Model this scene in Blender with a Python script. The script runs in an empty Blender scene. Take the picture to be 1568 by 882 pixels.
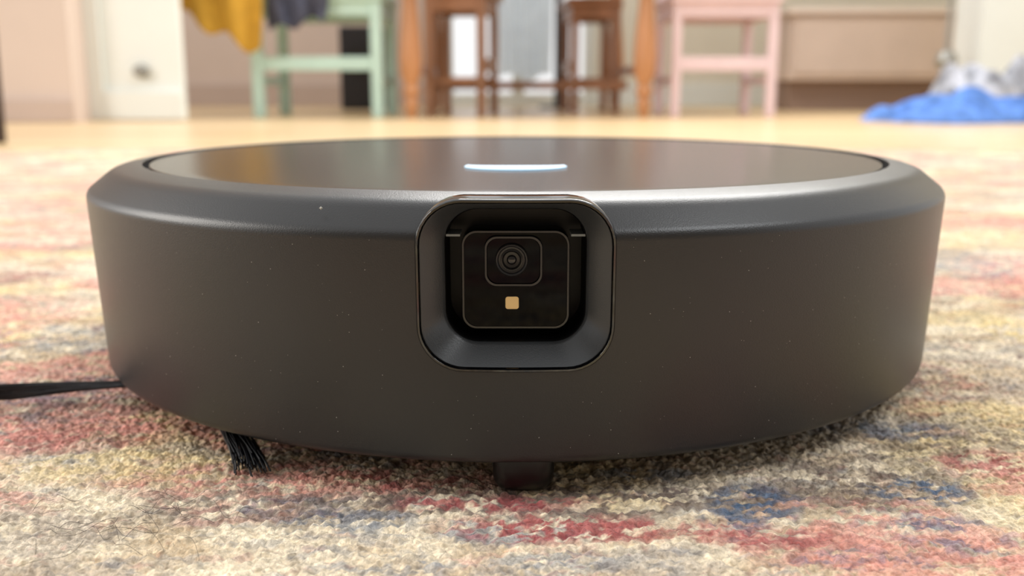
import bpy, bmesh, numpy as np, math, random
from mathutils import Vector, Matrix
random.seed(7); rng=np.random.default_rng(11)
scene=bpy.context.scene
try:
    scene.view_settings.view_transform='Standard'
except Exception: pass

# ------------------------------------------------------------------ helpers
def s2l(c):
    return tuple(((v/255)/12.92 if v/255<=.04045 else ((v/255+.055)/1.055)**2.4) for v in c)
def mat(name,rgb,rough=.5,metal=0,spec=.5,noise=0,nscale=20,bump=0,bscale=200,emis=None,estr=0,coat=0,stretch=None,transl=0):
    m=bpy.data.materials.new(name); m.use_nodes=True; nt=m.node_tree; N=nt.nodes; L=nt.links
    b=N['Principled BSDF']; c=s2l(rgb)+(1,)
    b.inputs['Base Color'].default_value=c; b.inputs['Roughness'].default_value=rough
    b.inputs['Metallic'].default_value=metal; b.inputs['Specular IOR Level'].default_value=spec
    b.inputs['Coat Weight'].default_value=coat
    tc=N.new('ShaderNodeTexCoord'); mp=N.new('ShaderNodeMapping'); L.new(tc.outputs['Object'],mp.inputs[0])
    if stretch: mp.inputs['Scale'].default_value=stretch
    if noise:
        n=N.new('ShaderNodeTexNoise'); n.inputs['Scale'].default_value=nscale; n.inputs['Detail'].default_value=5
        L.new(mp.outputs[0],n.inputs['Vector'])
        r=N.new('ShaderNodeValToRGB'); r.color_ramp.elements[0].position=.3; r.color_ramp.elements[1].position=.7
        r.color_ramp.elements[0].color=tuple(v*(1-noise) for v in c[:3])+(1,)
        r.color_ramp.elements[1].color=tuple(min(1,v*(1+noise)) for v in c[:3])+(1,)
        L.new(n.outputs[0],r.inputs[0]); L.new(r.outputs[0],b.inputs['Base Color'])
    if bump:
        n=N.new('ShaderNodeTexNoise'); n.inputs['Scale'].default_value=bscale; n.inputs['Detail'].default_value=2
        L.new(tc.outputs['Object'],n.inputs['Vector'])
        bp=N.new('ShaderNodeBump'); bp.inputs['Strength'].default_value=bump; bp.inputs['Distance'].default_value=.001
        L.new(n.outputs[0],bp.inputs['Height']); L.new(bp.outputs[0],b.inputs['Normal'])
    if emis:
        b.inputs['Emission Color'].default_value=s2l(emis)+(1,); b.inputs['Emission Strength'].default_value=estr
    if transl:
        t=N.new('ShaderNodeBsdfTranslucent'); t.inputs[0].default_value=c; x=N.new('ShaderNodeMixShader'); x.inputs[0].default_value=transl
        L.new(b.outputs[0],x.inputs[1]); L.new(t.outputs[0],x.inputs[2]); L.new(x.outputs[0],N['Material Output'].inputs['Surface'])
    return m
def mesh_obj(name,verts,faces,mats,parent=None,smooth=True,fm=None):
    me=bpy.data.meshes.new(name); me.from_pydata([tuple(v) for v in verts],[],faces); me.update()
    if not isinstance(mats,(list,tuple)): mats=[mats]
    for m in mats: me.materials.append(m)
    if fm: me.polygons.foreach_set('material_index',fm)
    bm=bmesh.new(); bm.from_mesh(me); bmesh.ops.recalc_face_normals(bm,faces=bm.faces); bm.to_mesh(me); bm.free()
    if smooth:
        me.polygons.foreach_set('use_smooth',[True]*len(me.polygons))
        try: me.set_sharp_from_angle(angle=math.radians(38))
        except Exception: pass
    o=bpy.data.objects.new(name,me); scene.collection.objects.link(o)
    if parent: o.parent=parent
    return o
def empty(name,loc=(0,0,0),rz=0):
    e=bpy.data.objects.new(name,None); e.location=loc; e.rotation_euler=(0,0,rz); e.empty_display_size=.05
    scene.collection.objects.link(e); return e
def fillet(pts,rads,n=6):
    out=[]
    for i,p in enumerate(pts):
        r=rads[i]
        if r==0 or i==0 or i==len(pts)-1: out.append(p); continue
        a=Vector(pts[i-1])-Vector(p); b=Vector(pts[i+1])-Vector(p); a.normalize(); b.normalize()
        P=Vector(p); A=P+a*r; B=P+b*r
        for k in range(n+1):
            t=k/n; q=A*(1-t)**2+P*2*t*(1-t)+B*t*t; out.append((q.x,q.y))
    return out
def lathe(name,prof,mats,seg=64,parent=None,loc=(0,0,0),axis='z'):
    V=[];F=[];idx=[]
    for r,z in prof:
        if r<1e-7: idx.append([len(V)]); V.append((0,0,z))
        else:
            st=len(V); idx.append(list(range(st,st+seg)))
            for k in range(seg):
                a=2*math.pi*k/seg; V.append((r*math.cos(a),r*math.sin(a),z))
    for a,b in zip(idx[:-1],idx[1:]):
        for k in range(seg):
            k2=(k+1)%seg
            if len(a)==1 and len(b)==1: continue
            if len(a)==1: F.append((a[0],b[k],b[k2]))
            elif len(b)==1: F.append((a[k],b[0],a[k2]))
            else: F.append((a[k],b[k],b[k2],a[k2]))
    if axis=='y': V=[(x,-z,y) for x,y,z in V]
    if axis=='x': V=[(z,x,y) for x,y,z in V]
    V=[(x+loc[0],y+loc[1],z+loc[2]) for x,y,z in V]
    return mesh_obj(name,V,F,mats,parent)
def rrect(w,h,r,n=10):
    pts=[]
    for cx,cz,a0 in [(w/2-r,h/2-r,0),(-w/2+r,h/2-r,90),(-w/2+r,-h/2+r,180),(w/2-r,-h/2+r,270)]:
        for k in range(n+1):
            a=math.radians(a0+90*k/n); pts.append((cx+r*math.cos(a),cz+r*math.sin(a)))
    out=[]
    m=len(pts)
    for i in range(m):
        p=pts[i];q=pts[(i+1)%m]; out.append(p)
        if math.hypot(q[0]-p[0],q[1]-p[1])>.003:
            for k in range(1,6): out.append((p[0]+(q[0]-p[0])*k/6,p[1]+(q[1]-p[1])*k/6))
    return out
def boxv(x0,x1,y0,y1,z0,z1):
    v=[(x0,y0,z0),(x1,y0,z0),(x1,y1,z0),(x0,y1,z0),(x0,y0,z1),(x1,y0,z1),(x1,y1,z1),(x0,y1,z1)]
    f=[(0,3,2,1),(4,5,6,7),(0,1,5,4),(1,2,6,5),(2,3,7,6),(3,0,4,7)]
    return v,f
def box(name,x0,x1,y0,y1,z0,z1,m,parent=None,bev=.003):
    v,f=boxv(x0,x1,y0,y1,z0,z1); o=mesh_obj(name,v,f,m,parent,smooth=False)
    if bev:
        b=o.modifiers.new('b','BEVEL'); b.width=bev; b.segments=2
    return o
_T=rng.random((256,256))
def vnoise(x,y):
    xi=np.floor(x).astype(int); yi=np.floor(y).astype(int); fx=x-xi; fy=y-yi
    fx=fx*fx*(3-2*fx); fy=fy*fy*(3-2*fy)
    a=_T[xi%256,yi%256]; b=_T[(xi+1)%256,yi%256]; c=_T[xi%256,(yi+1)%256]; d=_T[(xi+1)%256,(yi+1)%256]
    return (a*(1-fx)+b*fx)*(1-fy)+(c*(1-fx)+d*fx)*fy
def fbm(x,y,o=4,g=.55):
    s=0;A=1;t=0
    for k in range(o):
        s=s+A*vnoise(x*2**k+17.3*k,y*2**k+5.1*k); t+=A; A*=g
    return s/t

# ------------------------------------------------------------------ camera
PITCH=.20305; D0=.42541; CZ=.0924+.02915
cam=bpy.data.cameras.new('camera'); co=bpy.data.objects.new('camera',cam); scene.collection.objects.link(co)
co.location=(0,-D0,CZ); co.rotation_euler=(math.pi/2-PITCH,0,0)
cam.sensor_width=36; cam.lens=34.75; cam.shift_x=-.0036; cam.clip_start=.005; cam.clip_end=60
cam.dof.use_dof=True; cam.dof.focus_distance=.264; cam.dof.aperture_fstop=11
scene.camera=co

# ------------------------------------------------------------------ rug
RT=.008
def lin(a,b,s): return list(np.arange(a,b,s))
ys=lin(-.75,-.26,.008); d=D0-.26
while d<1.79: ys.append(d-D0); d+=max(.0007,.0029*d)
ys.append(1.79-D0); ys=np.array(ys)
xs=[0.0]; x=0
while x<1.35: x+=max(.0008,.0045*(x+.02)) if x>.2 else .0008; xs.append(x)
xs=np.array(xs); xs=np.concatenate([-xs[:0:-1],xs])
X,Y=np.meshgrid(xs,ys); ny,nx=X.shape
Z=np.full_like(X,RT)+ .0014*(fbm(X*60,Y*60,3)-.5)
edge=(X<xs[0]+1e-6)|(X>xs[-1]-1e-6)|(Y>ys[-1]-1e-6)|(Y<ys[0]+1e-6); Z[edge]=.0005
co3=np.stack([X,Y,Z],-1).reshape(-1,3).astype(np.float32)
i=np.arange((ny-1)*(nx-1)); r_=i//(nx-1); c_=i%(nx-1); v0=r_*nx+c_
quads=np.stack([v0,v0+1,v0+nx+1,v0+nx],-1).astype(np.int32)
me=bpy.data.meshes.new('rug'); me.vertices.add(len(co3)); me.vertices.foreach_set('co',co3.ravel())
me.loops.add(quads.size); me.loops.foreach_set('vertex_index',quads.ravel())
me.polygons.add(len(quads)); me.polygons.foreach_set('loop_start',np.arange(0,quads.size,4,dtype=np.int32))
me.polygons.foreach_set('use_smooth',np.ones(len(quads),bool)); me.update(calc_edges=True)
def C(r,g,b): return np.array(s2l((r,g,b)))
col=np.zeros((ny,nx,3)); cream=C(244,228,200); tan=C(220,198,166); red=C(172,84,86); pink=C(228,162,148)
blue=C(78,108,140); dark=C(106,90,86); yel=C(236,212,156); grey=C(180,168,158)
wx=X+.012*(fbm(X*45+9,Y*45,3)-.5); wy=Y+.010*(fbm(X*45,Y*45+31,3)-.5)
def mixc(c,m): 
    global col
    m=np.clip(m,0,1)[...,None]; col=col*(1-m)+c*m
def ss(v,a,b):
    t=np.clip((v-a)/(b-a),0,1); return t*t*(3-2*t)
col[:]=cream
mixc(tan,ss(fbm(wx*30,wy*60,4),.42,.62))
mixc(yel,.6*ss(fbm(wx*11+40,wy*16+4,4),.52,.62))
mixc(grey,.45*ss(fbm(wx*26+70,wy*48+14,5,.7),.54,.62))
mixc(pink,.75*ss(fbm(wx*9+3,wy*15+50,4),.51,.60)*ss(fbm(wx*110,wy*200+8,3,.8),.34,.52))
mixc(red,.42*ss(fbm(wx*14+90,wy*26+33,4),.60,.68)*ss(fbm(wx*160+4,wy*280,3,.8),.44,.56))
mixc(blue,.45*ss(fbm(wx*16+21,wy*30+77,4),.62,.69)*ss(fbm(wx*170+44,wy*320,3,.8),.46,.56))
mixc(dark,.45*ss(fbm(wx*20+121,wy*40+17,4),.60,.70)*ss(fbm(wx*180+4,wy*300,3,.8),.46,.58))
mixc(dark,.30*ss(fbm(X*130+11,Y*260+7,3,.7),.63,.71)); mixc(red,.25*ss(fbm(X*120+61,Y*240+97,3,.7),.64,.72)); mixc(blue,.28*ss(fbm(X*110+31,Y*230+57,3,.7),.66,.73))
def blob(c,x,y,rx,ry,s,fx=160,fy=270,th=.44):
    q=((wx-x)/rx)**2+((wy-y)/ry)**2
    m=s*np.clip(1.35-q,0,1)*ss(fbm(wx*fx+x*900,wy*fy+y*700,3,.8),th,th+.10); mixc(c,m)
for a in [
 (dark,.010,-.165,.075,.016,.85),(red,.016,-.184,.036,.009,.9),(red,-.008,-.168,.028,.007,.8),(red,.058,-.189,.03,.007,.65),
 (pink,-.06,-.150,.06,.014,.8),(red,-.036,-.152,.03,.006,.7),(dark,-.07,-.170,.04,.014,.55),
 (blue,-.043,-.180,.02,.010,.5),(blue,.036,-.146,.016,.006,.6),(blue,.066,-.168,.012,.013,.85),(blue,.060,-.178,.009,.008,.65),
 (dark,.10,-.155,.035,.02,.65),(blue,.114,-.158,.016,.012,.8),(blue,.112,-.186,.018,.010,.6),(blue,.122,-.108,.026,.012,.6),(dark,.135,-.12,.05,.02,.55),
 (red,.148,-.140,.018,.012,.75),(pink,.16,-.150,.03,.02,.7),(pink,.10,-.198,.03,.012,.5),
 (pink,-.15,-.105,.04,.022,.85),(red,-.145,-.118,.03,.012,.4),(dark,-.16,-.085,.05,.012,.4),(blue,-.19,-.105,.014,.008,.6),
 (pink,-.15,-.165,.02,.012,.5),(dark,-.12,-.182,.03,.010,.4),(yel,-.12,-.14,.05,.012,.6),
 (pink,-.34,.40,.12,.09,.9),(red,-.30,.18,.03,.05,.35),(yel,-.25,.02,.03,.03,.8),(pink,-.27,.06,.05,.05,.7),(dark,-.25,-.02,.04,.02,.35),
 (pink,.33,.17,.05,.07,.9),(yel,.235,.03,.025,.03,.9),(blue,.30,.22,.05,.05,.4),(blue,.27,-.02,.06,.03,.4),(grey,.25,-.05,.06,.03,.6),
 (pink,.36,.42,.10,.07,.8),(yel,.33,.33,.07,.07,.5),(grey,.42,.6,.16,.08,.3),(pink,-.5,.75,.2,.12,.6),(grey,-.6,.5,.2,.08,.2)]: blob(*a)
fl=.82+.36*vnoise(X*420,Y*420)
col*=fl[...,None]
rgba=np.ones((ny*nx,4),np.float32); rgba[:,:3]=np.clip(col,0,1).reshape(-1,3)
at=me.color_attributes.new('pattern','FLOAT_COLOR','POINT'); at.data.foreach_set('color',rgba.ravel())
m=bpy.data.materials.new('rug_wool'); m.use_nodes=True; N=m.node_tree.nodes; L=m.node_tree.links; b=N['Principled BSDF']
b.inputs['Roughness'].default_value=.95; b.inputs['Specular IOR Level'].default_value=.1
b.inputs['Sheen Weight'].default_value=.1
va=N.new('ShaderNodeVertexColor'); va.layer_name='pattern'
tc=N.new('ShaderNodeTexCoord')
n1=N.new('ShaderNodeTexNoise'); n1.inputs['Scale'].default_value=700; n1.inputs['Detail'].default_value=3; L.new(tc.outputs['Object'],n1.inputs['Vector'])
mr=N.new('ShaderNodeMapRange'); mr.inputs[1].default_value=.3; mr.inputs[2].default_value=.7; mr.inputs[3].default_value=.68; mr.inputs[4].default_value=1.28
L.new(n1.outputs[0],mr.inputs[0])
mx=N.new('ShaderNodeVectorMath'); mx.operation='SCALE'; L.new(va.outputs[0],mx.inputs[0]); L.new(mr.outputs[0],mx.inputs['Scale']); L.new(mx.outputs[0],b.inputs['Base Color'])
nw=N.new('ShaderNodeTexNoise'); nw.inputs['Scale'].default_value=250; L.new(tc.outputs['Object'],nw.inputs['Vector'])
vs=N.new('ShaderNodeVectorMath'); vs.operation='SCALE'; vs.inputs['Scale'].default_value=.003; L.new(nw.outputs['Color'],vs.inputs[0])
vadd=N.new('ShaderNodeVectorMath'); L.new(tc.outputs['Object'],vadd.inputs[0]); L.new(vs.outputs[0],vadd.inputs[1])
vo=N.new('ShaderNodeTexVoronoi'); vo.inputs['Scale'].default_value=370; L.new(vadd.outputs[0],vo.inputs['Vector'])
h1=N.new('ShaderNodeMath'); h1.operation='MULTIPLY_ADD'; h1.inputs[1].default_value=-1.5; L.new(vo.outputs['Distance'],h1.inputs[0]); L.new(n1.outputs[0],h1.inputs[2])
dp=N.new('ShaderNodeDisplacement'); dp.inputs['Scale'].default_value=.0014; dp.inputs['Midlevel'].default_value=.2
L.new(h1.outputs[0],dp.inputs['Height']); L.new(dp.outputs[0],N['Material Output'].inputs['Displacement']); m.displacement_method='BOTH'
me.materials.append(m)
rug=bpy.data.objects.new('rug',me); scene.collection.objects.link(rug)

# ------------------------------------------------------------------ robot vacuum
rv=empty('robot_vacuum')
shell=mat('robot_shell_plastic',(34,34,35),rough=.34,spec=.5,bump=.10,bscale=2600,noise=.06,nscale=12)
lidm=mat('robot_lid_brushed',(34,26,22),rough=.23,spec=.32,noise=.12,nscale=40,stretch=(1,30,1))
gloss=mat('robot_gloss_black',(4,4,5),rough=.05,spec=.8)
satin=mat('robot_satin_grey',(50,53,56),rough=.28,spec=.5,bump=.05,bscale=2500)
blk=mat('robot_recess_black',(3,3,4),rough=.4,spec=.3)
rubber=mat('robot_rubber',(5,5,6),rough=.35,spec=.4)
prof=[(0,.0885),(.1498,.0885),(.1498,.0924),(.1605,.0906),(.170,.083),(.1667,.018),(.150,.018),(.146,.0200),(0,.0200)]
prof=fillet(prof,[0,0,.0006,.003,.0022,.003,.001,.001,0],6)
body=lathe('shell',prof,shell,seg=320,parent=rv)
body.data.validate()
FW,FH,FR,FC=.0536,.0473,.0125,.0688
def prism(name,w,h,r,cx,cz,y0,y1,m,parent=None):
    p=rrect(w,h,r); n=len(p)
    V=[(cx+a,y0,cz+c) for a,c in p]+[(cx+a,y1,cz+c) for a,c in p]
    F=[tuple(range(n)),tuple(range(2*n-1,n-1,-1))]+[(k,(k+1)%n,n+(k+1)%n,n+k) for k in range(n)]
    return mesh_obj(name,V,F,m,parent)
cut=prism('cut',FW-.0012,FH-.0012,FR-.0006,0,FC,-.2,-.1425,blk)
bo=body.modifiers.new('bool','BOOLEAN'); bo.object=cut; bo.operation='DIFFERENCE'; bo.solver='EXACT'
bpy.context.view_layer.update()
dg=bpy.context.evaluated_depsgraph_get(); nm=bpy.data.meshes.new_from_object(body.evaluated_get(dg))
body.modifiers.clear(); body.data=nm
try: nm.set_sharp_from_angle(angle=math.radians(30))
except Exception: pass
bpy.data.objects.remove(cut)
def rz(z): return .170-(max(0,.083-z))*(.0033/.065)
def rrect_n(w,h,r,n=10,m=8):
    pts=[]
    C4=[(w/2-r,h/2-r,0),(-w/2+r,h/2-r,90),(-w/2+r,-h/2+r,180),(w/2-r,-h/2+r,270)]
    for q in range(4):
        cx,cz,a0=C4[q]
        arc=[(cx+r*math.cos(math.radians(a0+90*k/n)),cz+r*math.sin(math.radians(a0+90*k/n))) for k in range(n+1)]
        pts+=arc
        nx_,nz_,na=C4[(q+1)%4]; e=(nx_+r*math.cos(math.radians(na)),nz_+r*math.sin(math.radians(na)))
        for k in range(1,m): pts.append((arc[-1][0]+(e[0]-arc[-1][0])*k/m,arc[-1][1]+(e[1]-arc[-1][1])*k/m))
    return pts
def loft(name,rings,mats,fm_rings,parent,curved=True,cap=True):
    V=[];F=[];fm=[]
    for (w,h,r,cx,cz,dep) in rings:
        for a,c in rrect_n(w,h,r):
            xx=cx+a; zz=cz+c
            yy=(-math.sqrt(rz(zz)**2-xx*xx)+dep) if curved else dep
            V.append((xx,yy,zz))
    n=len(V)//len(rings)
    for k in range(len(rings)-1):
        for j in range(n):
            F.append((k*n+j,k*n+(j+1)%n,(k+1)*n+(j+1)%n,(k+1)*n+j)); fm.append(fm_rings[k])
    if cap: F.append(tuple(range((len(rings)-1)*n,len(rings)*n))); fm.append(fm_rings[-1])
    return mesh_obj(name,V,F,mats,parent,fm=fm)
rings=[(FW,FH,FR,0,FC,.010),(FW,FH,FR,0,FC,.0002),(FW-.0003,FH-.0003,FR,0,FC,-.0003),(FW-.0008,FH-.0008,FR-.0003,0,FC,-.0006),
 (FW-.0018,FH-.0018,FR-.0007,0,FC,-.0006),(FW-.0024,FH-.0024,FR-.001,0,FC,-.0002),(FW-.0026,FH-.0026,FR-.001,0,FC,.0008),
 (FW-.0032,FH-.0030,FR-.0012,0,FC,.0010),(.0400,.0385,.0095,0,.0702,.0072),(.0386,.0372,.0090,0,.0704,.0080),(.0378,.0366,.0088,0,.0704,.0095),
 (.0376,.0364,.0088,0,.0704,.0235)]
loft('camera_bezel',rings,[gloss,satin,blk],[0,0,0,0,0,0,1,1,1,2,2,2],rv)
mrings=[(.0300,.0279,.0042,0,.0684,-.146),(.0300,.0279,.0042,0,.0684,-.1560),(.0296,.0275,.0040,0,.0684,-.1564),(.0286,.0265,.0036,0,.0684,-.1564),
        (.0284,.0263,.0036,0,.0684,-.1561)]
edgem=mat('module_edge',(28,29,33),rough=.2,spec=.6)
glass=mat('module_glass',(1,1,4),rough=.02,spec=.10)
loft('camera_module',mrings,[edgem,glass],[0,0,0,1,1],rv,curved=False)
lr=[(.0162,.0142,.0034,-.0006,.0738,-.1560),(.0162,.0142,.0034,-.0006,.0738,-.1570),(.0158,.0138,.0033,-.0006,.0738,-.1573),(.0148,.0128,.0030,-.0006,.0738,-.1573),
    (.0144,.0124,.0029,-.0006,.0738,-.1566)]
loft('lens_surround',lr,[edgem,glass],[0,0,0,1,1],rv,curved=False)
lensd=mat('lens_barrel',(32,32,35),rough=.3,spec=.5); lensg=mat('lens_glass',(6,7,10),rough=.03,spec=.6,coat=.3)
lathe('lens_barrel',[(.0046,0),(.0046,.0010),(.0043,.0013),(.0040,.0012),(.0036,.0006),(.0030,.0005)],lensd,48,rv,(-.0011,-.1566,.0742),'y')
lathe('lens_ring',[(.0030,.0002),(.0030,.0008),(.0027,.0009),(.0022,.0003),(.0013,.0002)],mat('lens_ring_dark',(20,20,22),rough=.25),48,rv,(-.0011,-.1566,.0742),'y')
lathe('lens_glass',[(.0014,.0002),(.0012,.0005),(.0007,.0008),(0,.0009)],lensg,32,rv,(-.0011,-.1566,.0742),'y')
led=mat('led_phosphor',(214,184,128),rough=.5,emis=(226,184,120),estr=.2)
loft('led',[(.0037,.0035,.0007,-.0010,.0619,-.1560),(.0037,.0035,.0007,-.0010,.0619,-.1563),(.0033,.0031,.0006,-.0010,.0619,-.1564)],[led],[0,0,0],rv,curved=False)
tab=mat('ledge_grey',(130,138,142),rough=.3)
for sx in (-1,1):
    box('ledge',sx*.0170-.0019,sx*.0170+.0019,-.1600,-.150,.0812,.0818,tab,rv,bev=0)
LY=-.0021
lathe('lid',fillet([(.1462,.0880),(.1468,.0918),(.1400,.0921),(0,.0922)],[0,.0005,0,0]),lidm,256,rv,(0,LY,0))
V=[];F=[];n=40; cyb=-.062
for k in range(n+1):
    t=math.radians(-72+144*k/n); ro=.0194; xo=ro*math.sin(t); yo=-ro*math.cos(t)
    wdt=.0035+.012*math.cos(t)**1.5; xi=(ro-.001)*math.sin(t)*1.0; yi=-(ro*math.cos(t)-wdt)
    V+= [(xo,cyb+yo,.0924),(xi,cyb+yi,.0924)]
for k in range(n): F.append((2*k,2*k+1,2*k+3,2*k+2))
lb=mesh_obj('light_ring',V,F,mat('status_light',(200,225,242),rough=.4,emis=(190,226,252),estr=.85),rv)
sol=lb.modifiers.new('s','SOLIDIFY'); sol.thickness=.0004; sol.offset=1
lathe('caster_wheel',fillet([(0,-.0088),(.0108,-.0088),(.0108,.0088),(0,.0088)],[0,.0055,.0055,0]),rubber,48,rv,(.0022,-.1550,.0174),'x')
lathe('drive_wheel',fillet([(0,-.011),(.031,-.011),(.031,.011),(0,.011)],[0,.003,.003,0]),rubber,48,rv,(-.115,.01,.0392),'x')
lathe('drive_wheel',fillet([(0,-.011),(.031,-.011),(.031,.011),(0,.011)],[0,.003,.003,0]),rubber,48,rv,(.115,.01,.0392),'x')
bm_=mat('bristle_black',(18,19,26),rough=.45)
def curves(name,lines,rad,m,parent=None):
    cu=bpy.data.curves.new(name,'CURVE'); cu.dimensions='3D'; cu.bevel_depth=rad; cu.bevel_resolution=1
    for ln in lines:
        s=cu.splines.new('POLY'); s.points.add(len(ln)-1)
        for p,q in zip(s.points,ln): p.co=(*q,1)
    cu.materials.append(m); o=bpy.data.objects.new(name,cu); scene.collection.objects.link(o)
    if parent: o.parent=parent
    return o
def bundle(p0,p1,w0,w1,n,sag=0,tw=0,vs=.35,pw=1.3):
    p0=Vector(p0);p1=Vector(p1); dr=(p1-p0); side=dr.cross(Vector((0,0,1))).normalized(); up=Vector((0,0,1)); out=[]
    for k in range(n):
        u=random.uniform(-1,1); v=random.uniform(-1,1); ph=random.uniform(0,6.28); e=random.uniform(.80,1.03); ln=[]
        for j in range(13):
            t=j/12*e; w=w0+(w1-w0)*t**pw
            q=p0+dr*t+side*(u*w*math.cos(t*tw)+.0004*math.sin(9*t+ph)+.0012*math.sin(5*t))+up*(v*w*vs-sag*t*(1-t)*4+u*w*.5*math.sin(t*tw))
            q.z=max(q.z,RT+.0012); ln.append(tuple(q))
        out.append(ln)
    return out
ls=bundle((-.112,-.084,.0165),(-.198,-.081,.0112),.0013,.0066,105,sag=-.0008,tw=2,vs=.28,pw=2.6)
ls+=bundle((-.101,-.098,.017),(-.0785,-.152,.0100),.0020,.0050,110)
ls+=bundle((-.102,-.084,.017),(-.060,-.055,.012),.0020,.0050,60)
curves('side_brush_bristles',ls,.00022,bm_,rv)
lathe('side_brush_hub',fillet([(0,.0125),(.010,.0125),(.012,.0195),(0,.0195)],[0,.001,0,0]),rubber,32,rv,(-.106,-.086,0))
dv=[];df=[]
def speck(c,r):
    st=len(dv); 
    for q in [(1,0,0),(-1,0,0),(0,1,0),(0,-1,0),(0,0,1),(0,0,-1)]: dv.append(tuple(c[i]+q[i]*r for i in range(3)))
    for a,b_,e in [(0,2,4),(2,1,4),(1,3,4),(3,0,4),(2,0,5),(1,2,5),(3,1,5),(0,3,5)]: df.append((st+a,st+b_,st+e))
for k in range(240):
    a=random.uniform(-1.0,1.0); z=random.uniform(.02,.082)
    if abs(math.sin(a)*.17)<.029 and z>.043: continue
    r=rz(z); speck((r*math.sin(a),-r*math.cos(a),z),random.choice([.00006,.00008,.0001,.00015]))
speck((-.053,-.1575,.0886),.0005)
mesh_obj('dust',dv,df,mat('dust_white',(170,168,160),rough=.9),rv,smooth=False)

hl=[]
for k in range(30):
    cx=-.105+random.gauss(0,.012); cy=-.187+random.gauss(0,.010); a=random.uniform(0,6.28); cur=random.uniform(-60,60); l=random.uniform(.008,.022); ln=[]
    x_,y_=cx,cy
    for j in range(12):
        ln.append((x_,y_,RT+.0022+.0010*math.sin(j*.5+k))); a+=cur*l/12; x_+=math.cos(a)*l/12; y_+=math.sin(a)*l/12
    hl.append(ln)
curves('pet_hair',hl,.00005,mat('hair_dark',(48,38,32),rough=.5))

# ------------------------------------------------------------------ room
def Y(D): return D-D0
wood=bpy.data.materials.new('floor_wood'); wood.use_nodes=True; N=wood.node_tree.nodes; L=wood.node_tree.links; b=N['Principled BSDF']
tc=N.new('ShaderNodeTexCoord'); br=N.new('ShaderNodeTexBrick'); br.inputs['Scale'].default_value=1
br.inputs['Color1'].default_value=s2l((222,196,154))+(1,); br.inputs['Color2'].default_value=s2l((208,178,134))+(1,); br.inputs['Mortar'].default_value=s2l((166,128,86))+(1,)
br.inputs['Brick Width'].default_value=1.2; br.inputs['Row Height'].default_value=.11; br.inputs['Mortar Size'].default_value=.002
L.new(tc.outputs['Object'],br.inputs['Vector']); L.new(br.outputs[0],b.inputs['Base Color']); b.inputs['Roughness'].default_value=.3
box('floor',-3.2,3.4,-3,7.2,-.05,0,wood,bev=0)
wallp=mat('wall_pink_beige',(210,192,180),rough=.9,noise=.03,nscale=3)
wallc=mat('wall_cream',(230,224,208),rough=.9,noise=.03,nscale=3)
wallf=mat('blocker_taupe',(110,104,98),rough=.9,noise=.03,nscale=3)
white=mat('paint_white',(228,232,228),rough=.5,noise=.02,nscale=5)
skirt=mat('skirting_beige',(190,170,158),rough=.5,noise=.03,nscale=5)
box('wall_left',-3.2,-1.44,Y(3.28),Y(3.4),0,2.5,wallp,bev=0)
box('front_light_blocker',-3.2,3.4,-2.0,-1.9,0,2.5,wallf,bev=0)  # unseen wall added behind the camera, blocks world light to darken robot front
box('baseboard_left',-3.2,-1.44,Y(3.26),Y(3.28),0,.075,skirt,bev=.004)
dr=empty('door_1')
box('panel',-1.44,-1.13,Y(3.42),Y(3.46),.005,2.05,white,dr)
box('stile',-1.44,-1.39,Y(3.40),Y(3.42),.005,2.05,white,dr); box('bottom_rail',-1.39,-1.13,Y(3.40),Y(3.42),.005,.10,white,dr)
lathe('stop',[(0,0),(.022,0),(.024,.012),(.018,.045),(0,.05)],mat('grey_metal',(140,138,132),rough=.5,metal=.2),24,dr,(-1.26,Y(3.42),.165),'y')
YB=Y(5.8)
box('wall_back',-3.2,-.42,YB,YB+.12,0,2.5,wallp,bev=0)
box('wall_back_right',.45,3.3,YB,YB+.12,0,2.5,wallc,bev=0)
box('wall_back_lintel',-.42,.45,YB,YB+.12,2.1,2.5,wallc,bev=0)
box('baseboard_back',-3.2,-.42,YB-.02,YB,0,.12,skirt,bev=.004)
box('baseboard_back_right',.45,3.3,YB-.02,YB,0,.12,white,bev=.004)
w=empty('window_1')
for nme,a in [('sill',(-.42,.45,.0,.07)),('jamb_a',(-.42,-.36,.07,2.1)),('jamb_b',(.39,.45,.07,2.1)),('mullion',(-.02,.05,.07,2.1)),('rail',(-.36,.39,.9,.96))]:
    box(nme,a[0],a[1],YB+.02,YB+.08,a[2],a[3],white,w)
box('wall_right',1.85,2.05,Y(4.05),Y(4.3),0,2.5,white,bev=0)
box('wall_right_return',2.6,2.7,Y(3),Y(5.8),0,2.5,wallc,bev=0)
box('baseboard_right',1.84,2.06,Y(4.03),Y(4.05),0,.09,white,bev=.003)

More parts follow.
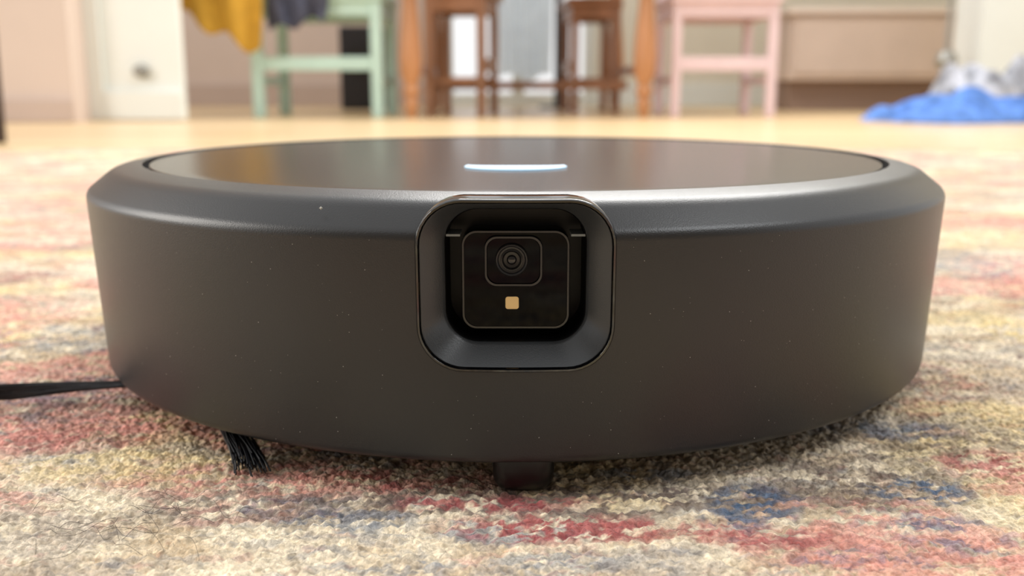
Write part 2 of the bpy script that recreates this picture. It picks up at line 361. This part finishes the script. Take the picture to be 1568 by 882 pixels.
mint=mat('mint_paint',(184,212,202),rough=.5,noise=.04,nscale=15)
pinkp=mat('pink_paint',(224,200,204),rough=.5,noise=.04,nscale=15)
oak=mat('oak_varnish',(178,126,86),rough=.35,noise=.25,nscale=14,stretch=(1,1,.15))
oakd=mat('walnut_varnish',(154,110,82),rough=.35,noise=.25,nscale=14,stretch=(1,1,.15))
def chair(x,y,rz_,m,w=.44,dp=.42,seatz=.44,leg=.042,back=True,name='dining_chair'):
    e=empty(name,(x,y,0),rz_)
    h=w/2; q=dp/2
    for i,(sx,sy) in enumerate([(-1,-1),(1,-1)]):
        box('leg_%d'%(i+1),sx*h-leg/2,sx*h+leg/2,sy*q-leg/2,sy*q+leg/2,0,seatz-.02,m,e,bev=.006)
    for i,sx in enumerate((-1,1)):
        box('back_post_%d'%(i+1) if back else 'leg_%d'%(i+3),sx*h-leg/2,sx*h+leg/2,q-leg/2,q+leg/2,0,.92 if back else seatz-.02,m,e,bev=.006)
    box('seat',-h-.030,h+.030,-q-.035,q+.02,seatz-.02,seatz+.012,m,e,bev=.008)
    box('apron_front',-h,h,-q-.012,-q+.012,seatz-.075,seatz-.02,m,e)
    box('apron_back',-h,h,q-.012,q+.012,seatz-.075,seatz-.02,m,e)
    for sx in (-1,1): box('apron_side',sx*h-.012,sx*h+.012,-q,q,seatz-.075,seatz-.02,m,e)
    box('stretcher_front',-h,h,-q-.013,-q+.013,.172,.222,m,e)
    for sx in (-1,1): box('stretcher_side',sx*h-.01,sx*h+.01,-q,q,.12,.15,m,e)
    if back:
        for k in range(3): box('slat',-h,h,q-.01,q+.01,.55+.13*k,.60+.13*k,m,e)
    return e
chair(-.73,Y(3.73)+.21,0,mint,w=.44)
chair(.78,Y(3.80)+.21,0,pinkp,w=.36,leg=.036)
chair(-.21,Y(4.05),1.45,oakd,w=.34,dp=.20,leg=.034,seatz=.47,back=False,name='dining_stool')
chair(.33,Y(4.52),-1.5,oakd,w=.34,dp=.18,leg=.034,seatz=.47,back=False,name='dining_stool')
tb=empty('dining_table')
def turned(x,y):
    pr=[(0,0),(.018,0),(.024,.03),(.030,.06),(.022,.075),(.034,.09),(.034,.10),(.026,.12),(.042,.16),(.046,.22),(.040,.30),(.030,.40),(.026,.46),(.036,.48),(.036,.50),(.028,.52),(.044,.56),(.044,.70),(0,.70)]
    lathe('leg',[(r*.95,z) for r,z in pr],oak,32,tb,(x,y,0))
for x in (-.385,.475):
    for y in (Y(3.72),Y(4.85)): turned(x,y)
box('top',-.45,.54,Y(3.62),Y(4.97),.72,.75,oak,tb,bev=.008)
box('apron_a',-.385,.475,Y(3.71),Y(3.74),.62,.72,oak,tb); box('apron_b',-.385,.475,Y(4.84),Y(4.87),.62,.72,oak,tb)
for x in (-.385,.475): box('apron_side',x-.012,x+.012,Y(3.72),Y(4.85),.62,.72,oak,tb)
for x in (-.385,.475): box('side_stretcher',x-.015,x+.015,Y(3.72),Y(4.85),.16,.195,oakd,tb)
box('cross_stretcher',-.385,.475,Y(4.27),Y(4.31),.10,.135,oakd,tb)
blkm=mat('black_metal',(28,28,34),rough=.4)
lathe('bar_stool',fillet([(0,0),(.10,0),(.10,.012),(.020,.018),(.020,.60),(.15,.61),(.15,.64),(0,.64)],[0,0,.002,.004,.004,.004,.004,0]),blkm,40,None,(.222,Y(5.3),0))
def cloth(name,x0,x1,y,ztop,zbot,m,folds=5,amp=.025,thick=.004,back=0,tx=0):
    nx_,nz=60,50;V=[];F=[]
    for j in range(nz+1):
        for i_ in range(nx_+1):
            u=i_/nx_; v=j/nz; zb=zbot(u); z=ztop+(zb-ztop)*v
            yy=y+amp*(.3+v)*math.sin(u*folds*6.28+1.2*math.sin(v*3))+.01*math.sin(9*u+7*v)
            f=max(0,1-v/.35); yy+=back*f
            xx=x0+(x1-x0)*u+.01*math.sin(v*6+u*4)*v+tx*f
            V.append((xx,yy,z))
    for j in range(nz):
        for i_ in range(nx_):
            a=j*(nx_+1)+i_; F.append((a,a+1,a+nx_+2,a+nx_+1))
    o=mesh_obj(name,V,F,m)
    if thick: s=o.modifiers.new('s','SOLIDIFY'); s.thickness=thick
    return o
mustard=mat('mustard_fabric',(188,144,46),rough=.9,noise=.12,nscale=30)
cloth('mustard_cardigan',-1.20,-.90,Y(3.62),.93,lambda u:.385-.16*u**.8+.02*math.sin(u*14),mustard,folds=2.5,amp=.012,back=.53,tx=.18)
cloth('navy_jacket',-.885,-.68,Y(3.66),.60,lambda u:.31+.05*u+.015*math.sin(u*11),mat('navy_fabric',(66,68,84),rough=.9,noise=.2,nscale=30),folds=3,amp=.012,back=.40)
cloth('light_blue_curtain',-.09,.20,YB-.12,1.9,lambda u:.16+.02*math.sin(u*9),mat('pale_blue_fabric',(226,235,244),rough=.9,noise=.15,nscale=16,transl=.6),folds=5,amp=.015,thick=0)
sp=empty('speaker'); box('cabinet',-.86,-.66,Y(4.95),Y(5.2),0,.40,mat('speaker_black',(34,32,36),rough=.6),sp,bev=.01)
lathe('driver',[(.07,0),(.07,.006),(.06,.008),(.03,-.004),(0,.002)],blkm,40,sp,(-.76,Y(4.95),.24),'y')
cb=empty('sideboard'); tanp=mat('sideboard_tan',(206,186,172),rough=.6,noise=.05,nscale=6); dk=mat('under_shade_brown',(138,114,100),rough=.7)
box('carcass',1.27,2.05,Y(4.7),Y(5.1),.14,.44,tanp,cb,bev=.006); box('top',1.25,2.07,Y(4.67),Y(5.1),.44,.465,mat('sideboard_top',(226,210,198),rough=.5),cb)
box('under_shade',1.29,2.03,Y(4.76),Y(5.08),0,.14,dk,cb,bev=0); box('door_panel',1.29,2.03,Y(4.69),Y(4.70),.17,.42,tanp,cb)  # lower block coloured dark to stand for the shadow beneath the sideboard
lp=empty('floor_lamp'); met=mat('lamp_metal',(150,148,142),rough=.3,metal=.5)
lathe('base',fillet([(0,0),(.09,0),(.09,.02),(.010,.03),(.010,1.3),(0,1.3)],[0,0,.004,.004,0,0]),met,32,lp,(1.72,Y(4.05),0))
lathe('knob',[(0,.17),(.03,.18),(.045,.215),(.03,.25),(0,.26)],met,32,lp,(1.72,Y(4.05),0))
lathe('shade',[(.15,1.2),(.10,1.45)],white,32,lp,(1.72,Y(4.05),0))
def heap(name,cx,cy,rx,ry,h,m,seed):
    nr,na=26,72;V=[];F=[];
    for j in range(nr+1):
        for k in range(na):
            t=j/nr; a=2*math.pi*k/na
            rr=1+.22*math.sin(3*a+seed)+.12*math.sin(7*a+seed*2)
            xx=t*math.cos(a)*rr; yy=t*math.sin(a)*rr
            z=h*(1-t**3.5)*(.70+.30*math.sin(5*xx+seed+3*yy)*math.cos(6*yy-seed)+.20*math.sin(17*xx+9*yy))
            V.append((cx+rx*xx,cy+ry*yy,max(.002,z+.004)))
    for j in range(nr):
        for k in range(na):
            F.append((j*na+k,j*na+(k+1)%na,(j+1)*na+(k+1)%na,(j+1)*na+k))
    return mesh_obj(name,V,F,m)
heap('blue_towel',1.50,Y(3.30),.32,.13,.095,mat('blue_fabric',(88,128,196),rough=.9,noise=.35,nscale=25),1.0)
heap('laundry_pile',1.70,Y(3.68),.24,.13,.20,mat('white_fabric',(176,178,186),rough=.9,noise=.75,nscale=12),2.3)
tl=empty('side_table'); dwk=mat('dark_wood',(58,42,34),rough=.4,noise=.1)
for i,(x,D) in enumerate([(-1.095,2.12),(-1.50,2.0),(-1.48,2.45)]): lathe('leg_%d'%(i+1),[(0,0),(.012,0),(.018,.50),(0,.50)],dwk,24,tl,(x,Y(D),0))
lathe('top',fillet([(0,.50),(.32,.50),(.32,.53),(0,.53)],[0,.005,.005,0]),dwk,48,tl,(-1.36,Y(2.19),0))

# ------------------------------------------------------------------ light
wd=bpy.data.worlds.new('sky'); scene.world=wd; wd.use_nodes=True; bg=wd.node_tree.nodes['Background']
bg.inputs[0].default_value=(.98,.98,.98,1); bg.inputs[1].default_value=1.10
def area(name,loc,tgt,sx,sy,e,c=(1,1,1)):
    l=bpy.data.lights.new(name,'AREA'); l.shape='RECTANGLE'; l.size=sx; l.size_y=sy; l.energy=e; l.color=c
    o=bpy.data.objects.new(name,l); o.location=loc; o.rotation_euler=(Vector(tgt)-Vector(loc)).to_track_quat('-Z','Y').to_euler(); scene.collection.objects.link(o); return o
area('window_light_left',(-2.8,.2,1.2),(0,.2,.1),1.6,1.6,65,(1,.95,.88))
area('rug_fill_light',(.6,3.0,2.3),(.2,1.2,0),2.2,1.0,100,(1,.985,.95))  # added overhead fill that brightens the far rug, no window here
area('bevel_fill_light',(1.5,-.5,2.3),(0,0,0),.9,.9,22,(.95,.98,1))  # added fill for the sheen on the right of the bevel
